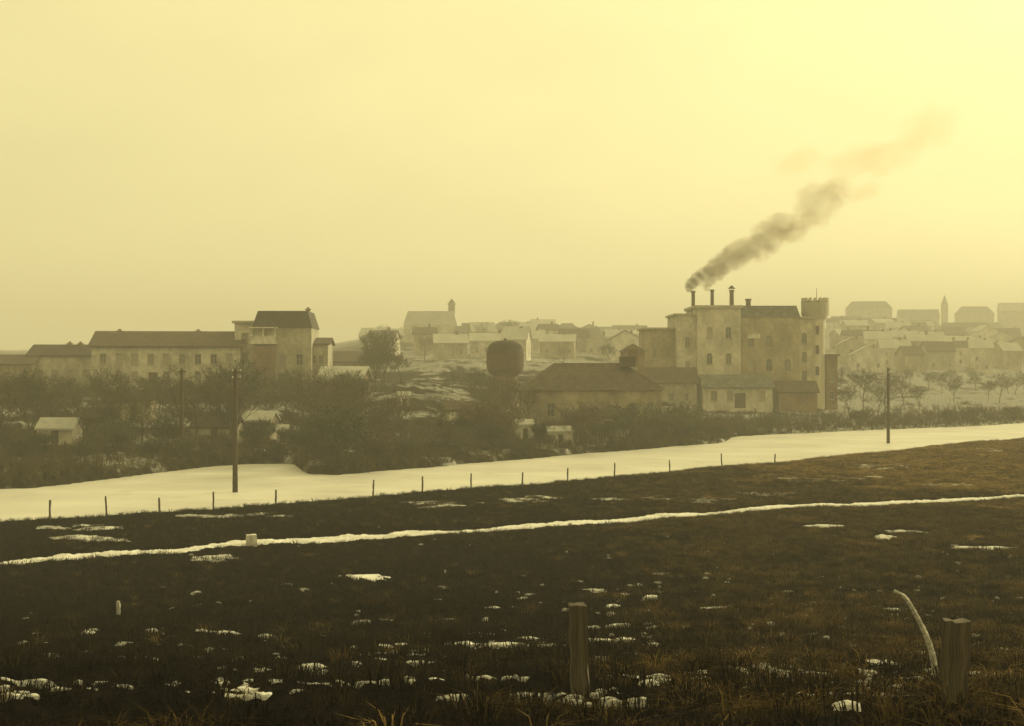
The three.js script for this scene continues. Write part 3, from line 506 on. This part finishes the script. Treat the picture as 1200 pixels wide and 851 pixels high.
const patches = [ // px, py, width px, height px
  [268, 740, 22, 7], [297, 738, 16, 6], [313, 747, 13, 8], [328, 767, 20, 8], [310, 782, 14, 9], [365, 785, 24, 8], [115, 798, 10, 8], [179, 740, 10, 7], [101, 738, 14, 6], [230, 693, 8, 7],
  [430, 676, 34, 9], [575, 713, 15, 4], [616, 701, 15, 4], [537, 753, 30, 11], [567, 744, 22, 7], [590, 757, 36, 5], [619, 751, 20, 13], [644, 757, 26, 10], [530, 818, 22, 10], [414, 753, 9, 7], [451, 753, 14, 6], [468, 751, 15, 10],
  [697, 749, 24, 6], [694, 735, 20, 5], [721, 734, 20, 5], [732, 752, 15, 6], [762, 755, 16, 8], [696, 690, 20, 9], [718, 710, 16, 6], [762, 804, 16, 10], [414, 777, 10, 7], [760, 700, 14, 6], [442, 772, 18, 7], [490, 778, 26, 5],
  [861, 784, 22, 10], [896, 780, 11, 9], [950, 772, 58, 9], [1031, 774, 34, 9], [1007, 786, 19, 7], [974, 780, 20, 7], [988, 737, 11, 7], [885, 757, 15, 5], [1080, 766, 24, 5], [1145, 794, 16, 7], [1131, 813, 9, 12], [995, 822, 26, 6], [820, 787, 34, 4],
  [1036, 630, 16, 12], [1063, 624, 40, 6], [1147, 641, 45, 5], [964, 616, 32, 5], [1049, 714, 24, 4], [1176, 763, 16, 5], [1090, 790, 18, 4], [905, 730, 20, 3], [840, 712, 26, 3],
];
patches.forEach(([px, py, w, h], i) => {
  const a = onGround(px, py), n = onGround(px, py + h / 2), f = onGround(px, py - h / 2); if (!a || !n || !f) return;
  const d = -a.z, rx = w / 2 / F * d * 2.2, rz = clamp((n.z - f.z) / 2 * 1.0, rx * 0.3, rx * 1.2);
  snowSpots.push([a.x, a.z, rx, rz]);
  top('snow_patch', snowGeo(a.x, a.z, rx, rz, i + 1, 0.055), snowMat, 'small melting patch of snow on the dark field', 'snow', 'snow patches on the dark field');
});
// ---------------------------------------------------------------- grass, undergrowth, snow
function tuft(seed, n, h, lean, w) {
  const r = rng(seed), pos = [];
  for (let i = 0; i < n; i++) {
    const a = r() * 6.28, rr = 0.12 * Math.sqrt(r()), x = Math.cos(a) * rr, z = Math.sin(a) * rr, hh = h * (0.5 + 0.7 * r()), b = a + (r() - 0.5), l = lean * hh * (0.3 + r()), ww = w * (0.6 + 0.6 * r()), ox = -Math.sin(b) * ww, oz = Math.cos(b) * ww;
    const mx = x + Math.cos(b) * l * 0.35, mz = z + Math.sin(b) * l * 0.35, tx = x + Math.cos(b) * l, tz = z + Math.sin(b) * l, my = hh * 0.62;
    pos.push(x - ox, -0.06, z - oz, x + ox, -0.06, z + oz, mx + ox * 0.7, my, mz + oz * 0.7, x - ox, -0.06, z - oz, mx + ox * 0.7, my, mz + oz * 0.7, mx - ox * 0.7, my, mz - oz * 0.7, mx - ox * 0.7, my, mz - oz * 0.7, mx + ox * 0.7, my, mz + oz * 0.7, tx, hh * (0.85 - 0.3 * r()), tz);
  }
  return mesh3(pos);
}
const Q = rng(909), mtx = new THREE.Matrix4(), quat = new THREE.Quaternion(), up = new THREE.Vector3(0, 1, 0), colr = new THREE.Color();
function scatter(name, label, geo, count, spot, mat) {
  const im = new THREE.InstancedMesh(geo, mat, count); let k = 0;
  for (let tries = 0; k < count && tries < count * 12; tries++) {
    const s = spot(); if (!s) continue;
    const [x, z, sc, c] = s; quat.setFromAxisAngle(up, Q() * 6.28);
    mtx.compose(new THREE.Vector3(x, height(x, z), z), quat, new THREE.Vector3(sc * (0.8 + 0.5 * Q()), sc * (0.7 + 0.6 * Q()), sc * (0.8 + 0.5 * Q())));
    im.setMatrixAt(k, mtx); im.setColorAt(k, colr.setRGB(...c)); k++;
  }
  im.count = k; im.name = name; im.castShadow = im.receiveShadow = true; tag(im, label, 'grass', null, 'stuff'); scene.add(im);
}
const whiteMat = new THREE.MeshPhysicalMaterial({ color: 0xffffff, roughness: 1, specularIntensity: 0.02, side: THREE.DoubleSide });
const wedge = (d0, d1) => { const d = Math.sqrt(lerp(d0 * d0, d1 * d1, Q())); return [(Q() - 0.5) * 1.0 * d, d]; };
scatter('dry_grass', 'dry brown grass tufts over the field', tuft(1, 20, 0.2, 1.7, 0.008), 70000, () => { const [x, d] = wedge(8, 150); if (d > nearBank(x) - 0.3 || pathDistance(x, -d) < 1.0) return; const g = grassHazeShare(x, d); if (Q() > 0.02 + 0.98 * Math.max(g, strawGlareShare(x, d)) || inSnow(x, -d)) return; const k = (0.4 + Q() * Q() * 1.6) * Math.max(0.35, 0.85 + 1.1 * fbm(x * 0.3 + 15, d * 1.3, 3)) * (1 + 1.9 * strawGlareShare(x, d)); return [x, -d, 0.5 + 0.7 * Q(), [0.105 * k, 0.07 * k, 0.027 * k]]; }, whiteMat);  // tufts thicken and pale downstream, haze and glare put into their colour
scatter('dark_weeds', 'dark dead weeds over the bare earth', tuft(2, 16, 0.2, 1.5, 0.008), 42000, () => { const [x, d] = wedge(8, 110); if (d > nearBank(x) - 0.3 || pathDistance(x, -d) < 0.9 || Q() < strawGlareShare(x, d) || (Q() < 0.8 && inSnow(x, -d))) return; const k = 0.5 + Q(); return [x, -d, 0.5 + 0.8 * Q(), [0.0085 * k, 0.0066 * k, 0.0054 * k]]; }, whiteMat);
scatter('dead_stalks', 'tall dead stalks standing in the field', tuft(3, 7, 0.7, 0.35, 0.006), 1500, () => { const [x, d] = wedge(14, 70); if (pathDistance(x, -d) < 1.4 || fbm(x * 0.12 + 9, d * 0.12, 3) < 0.16 || inSnow(x, -d)) return; const g = grassHazeShare(x, d), k = (0.6 + 0.8 * Q()) * (g > 0.4 ? 1 : 0.35); return [x, -d, 0.5 + 0.5 * Q(), [0.085 * k, 0.062 * k, 0.03 * k]]; }, whiteMat);
scatter('undergrowth', 'brown undergrowth along the far bank', tuft(4, 20, 1.0, 0.9, 0.016), 5500, () => { const d = 95 + 160 * Q(), x = (Q() - 0.5) * 0.95 * d, t = d - farBank(x); if (d < nearBank(x) + 4 || t < 1.3 || t > 46 * Q() + 2) return; const k = 0.5 + Q(); return [x, -d, 0.5 + 0.9 * Q(), [0.085 * k, 0.068 * k, 0.034 * k]]; }, whiteMat);

{ // scraps of snow too small to count, and thin drifts between the track and the river
  const list = [], S = rng(4);
  for (let i = 0; i < 1500; i++) { const d = 14 + 62 * S() * S(), x = (S() - 0.5) * 0.9 * d; if (fbm(x * 0.16 + 3, d * 0.3, 3) + 0.022 * x < 0.03 || pathDistance(x, -d) < 1.2) continue; const r = 0.04 + 0.12 * S() * S(); list.push(snowGeo(x, -d, r * (1.2 + 2.2 * S()), r * 0.9, i + 300, 0.035)); }
  for (const [x0, x1, y] of [[200, 345, 606], [58, 130, 620], [470, 575, 592], [600, 650, 586], [690, 790, 585], [800, 870, 587], [905, 960, 563], [975, 1040, 562], [1120, 1170, 528], [1010, 1060, 548], [230, 262, 657], [90, 120, 633], [1090, 1160, 570], [860, 930, 580]])
    for (let i = 0; i < 9; i++) { const q = onGround(lerp(x0, x1, S()), y + (S() - 0.5) * 4 - (S() * 2), 30); if (!q) continue; const r = 0.4 + 0.5 * S(); list.push(snowGeo(q.x, q.z, r * (1.2 + 1.6 * S()), r * 0.9, i + x0, 0.05)); }
  top('snow', merge(list), snowMat, 'thin scraps of snow scattered over the field and bank', 'snow', null, 'stuff');
}

// ---------------------------------------------------------------- poles, posts, small things
function pole(px, pyTop, base, label, arms) {
  const d = -base.z, h = yOf(pyTop, d) - base.y, g = thing('telegraph_pole', label, 'pole', null); g.position.copy(base);
  part('shaft', new THREE.LatheGeometry([[0.23, -0.8], [0.22, 0], [0.2, h * 0.3], [0.15, h - 0.12], [0.07, h]].map((p) => new THREE.Vector2(...p)), 12), M.poleWood, g);
  for (let k = 0; k < arms; k++) { const y = h - 0.35 - k * 0.55, a = part('crossarm', box(0.8, 0.11, 0.1, 0, y, 0.18), M.poleWood, g); for (const s of [-0.34, 0.34]) part('insulator', new THREE.LatheGeometry([[0.015, 0], [0.02, 0.06], [0.05, 0.07], [0.055, 0.13], [0.03, 0.19], [0, 0.2]].map((p) => new THREE.Vector2(...p)), 8).translate(s, y + 0.11, 0.18), M.porcelain, a); }
  return g;
}
{
  let p = onGround(275.5, 590, 40); pole(275.5, 432, p, 'dark telegraph pole on the near bank in front of the wooded slope', 2).rotation.y = 0.8;
  p = onGround(1041, 528, 40); pole(1041, 430, p, 'hazy telegraph pole on the near bank opposite the trees beyond the factory', 2).rotation.y = 0.8;
  p = at(213, 128); pole(213, 432, p, 'dark telegraph pole among trees on the wooded slope across the river', 1).rotation.y = 0.5;
}
const plankPost = (h, w, t, seed) => { const g = new THREE.BoxGeometry(w, h + 0.5, t, 3, 8, 3), p = g.attributes.position; for (let i = 0; i < p.count; i++) { const x = p.getX(i), y = p.getY(i), z = p.getZ(i); const k = y > h / 2 + 0.2 ? 0.02 * n2(x * 14 + seed, z * 14) : 0; p.setXYZ(i, x * (1 + 0.05 * n2(y * 1.7, seed)) + 0.022 * n2(y * 3.2, seed + z * 9), y + k, z * (1 + 0.05 * n2(y * 1.7, seed + 5)) + 0.022 * n2(y * 3.2, seed + 40 + x * 9)); } const uv = g.attributes.uv; for (let i = 0; i < uv.count; i++) uv.setXY(i, uv.getX(i) * w * 2, uv.getY(i) * h); g.computeVertexNormals(); return g.translate(0, (h + 0.5) / 2 - 0.5, 0); };
[[680, 820, 708, 'weathered fence post standing in dark earth, the taller of the two'], [1118, 826, 727, 'weathered fence post beside the pale bent stick in the grass']].forEach(([px, py, py1, label], i) => {
  const p = onGround(px, py), d = -p.z, o = top('fence_post', plankPost(yOf(py1, d) - p.y, 0.19, 0.15, i * 17 + 3), M.wood, label, 'fence post'); o.position.copy(p); o.rotation.set(0.02, 0.12 + i * 0.2, i ? -0.025 : 0.035);
});
{ // pale bent stick leaning out of the ground next to the second post
  const b = onGround(1096, 790), d = -b.z, P = (px, py, dz) => new THREE.Vector3((px - CX) / F * (d + dz), yOf(py, d + dz), -(d + dz));
  const c = new THREE.CatmullRomCurve3([new THREE.Vector3(b.x + 0.01, b.y - 0.25, b.z), P(1095, 780, 0), P(1088, 752, 0.05), P(1074, 722, 0.12), P(1060, 700, 0.18), P(1047, 693, 0.2)]);
  const g = new THREE.TubeGeometry(c, 40, 0.05, 8), p = g.attributes.position; for (let i = 0; i < p.count; i++) { const k = Math.floor(i / 9) / 40, q = c.getPointAt(Math.min(1, k)), s = 1.15 - 0.5 * k + 0.12 * n2(k * 14, 4); p.setXYZ(i, q.x + (p.getX(i) - q.x) * s, q.y + (p.getY(i) - q.y) * s, q.z + (p.getZ(i) - q.z) * s); }
  g.computeVertexNormals(); top('bent_stick', g, M.woodPale, 'pale peeled bent stick leaning out of the grass beside a fence post', 'stick');
}
{ // whitewashed marker stone by the track
  const p = onGround(294.5, 640, 30), s = m(12, -p.z), g = new THREE.BoxGeometry(s, s * 1.25, s * 0.8, 4, 5, 4), q = g.attributes.position;
  for (let i = 0; i < q.count; i++) { const x = q.getX(i), y = q.getY(i), z = q.getZ(i), k = 1 - 0.12 * Math.max(0, y / s) + 0.07 * n3(x * 5, y * 5, z * 5); q.setXYZ(i, x * k, y + 0.02 * n2(x * 6, z * 6), z * k); }
  g.computeVertexNormals(); const o = top('marker_stone', g, M.whitewash, 'white marker stone standing at the edge of the pale track', 'stone'); o.position.set(p.x, p.y + s * 0.5, p.z); o.rotation.y = 0.3;
}
for (const [px, y1, y0] of [[58, 588, 611], [125, 582, 604], [187, 577, 600], [250, 573, 594], [323, 571, 588], [437, 562, 580], [495, 556, 575], [552, 549, 571], [612, 543, 567], [665, 548, 563], [720, 545, 559], [785, 541, 554], [846, 538, 548], [908, 533, 543]]) {
  let d = 60; const u = (px - CX) / F; while (d < nearBank(u * d) - 1.3) d += 0.25;
  const p = at(px, d), o = top('bank_stake', plankPost(0.85 + 0.4 * R(), 0.09, 0.08, px), M.wood, 'thin fence stake along the edge of the near river bank', 'stake', 'stakes along the near bank');
  o.position.copy(p); o.rotation.set((R() - 0.5) * 0.1, R() * 3, (R() - 0.5) * 0.14);
}
{ const p = onGround(139, 722), o = top('short_stake', plankPost(0.42, 0.1, 0.08, 5), M.woodPale, 'short pale stake sticking up from the bare dark earth', 'stake'); o.position.copy(p); o.rotation.z = 0.05; }

// ---------------------------------------------------------------- smoke drifting from the factory stack
{
  const g = thing('smoke_cloud', 'brown smoke trailing from the factory stack across the sky', 'smoke'); g.userData.kind = 'stuff';
  const puffs = [ // px, py, rx px, ry px, share of light let through at its middle
    [807, 337, 4, 5, 0.4], [811, 332, 6, 6, 0.42], [817, 327, 8, 7, 0.45], [827, 321, 10, 8, 0.48], [839, 314, 13, 10, 0.52], [852, 306, 16, 12, 0.58], [866, 298, 19, 13, 0.62], [884, 291, 20, 14, 0.66], [901, 277, 19, 16, 0.66], [915, 265, 18, 14, 0.7], [930, 272, 16, 10, 0.74], [958, 238, 26, 20, 0.74], [944, 260, 16, 9, 0.82], [980, 222, 16, 12, 0.84], [1012, 226, 20, 9, 0.92], [1000, 190, 30, 16, 0.93], [1045, 182, 34, 18, 0.93], [1090, 150, 30, 22, 0.94], [935, 190, 24, 12, 0.95], [828, 336, 4, 5, 0.62], [833, 330, 6, 5, 0.62], [841, 323, 8, 6, 0.64],
  ];
  puffs.forEach(([px, py, rx, ry, T], i) => {
    const d = FD - 4 + i * 0.8, geo = new THREE.IcosahedronGeometry(1, 5), p = geo.attributes.position, v = new THREE.Vector3();
    for (let k = 0; k < p.count; k++) { v.fromBufferAttribute(p, k); const s = 1 + 0.3 * n3(v.x * 1.3 + i * 5, v.y * 1.3, v.z * 1.3) + 0.17 * n3(v.x * 2.8, v.y * 2.8 + i * 3, v.z * 2.8) + 0.1 * n3(v.x * 6 + i, v.y * 6, v.z * 6); p.setXYZ(k, v.x * s, v.y * s, v.z * s); }
    geo.computeVertexNormals();
    const R0 = m(rx, d), mat = new THREE.MeshPhysicalMaterial({ color: 0xffffff, roughness: 0, transmission: 1, ior: 1.0001, specularIntensity: 0, thickness: 1, attenuationColor: new THREE.Color().setRGB(T * 1.02, T * 0.97, T * 0.92), attenuationDistance: 2 * R0 });
    const o = part('smoke_puff', geo, mat, g); o.position.set((px - CX) / F * d, yOf(py, d), -d); o.scale.set(R0 * 1.15, m(ry, d) * 1.2, R0 * 1.15); o.rotation.z = 0.35;
  });
}

renderer.render(scene, camera);
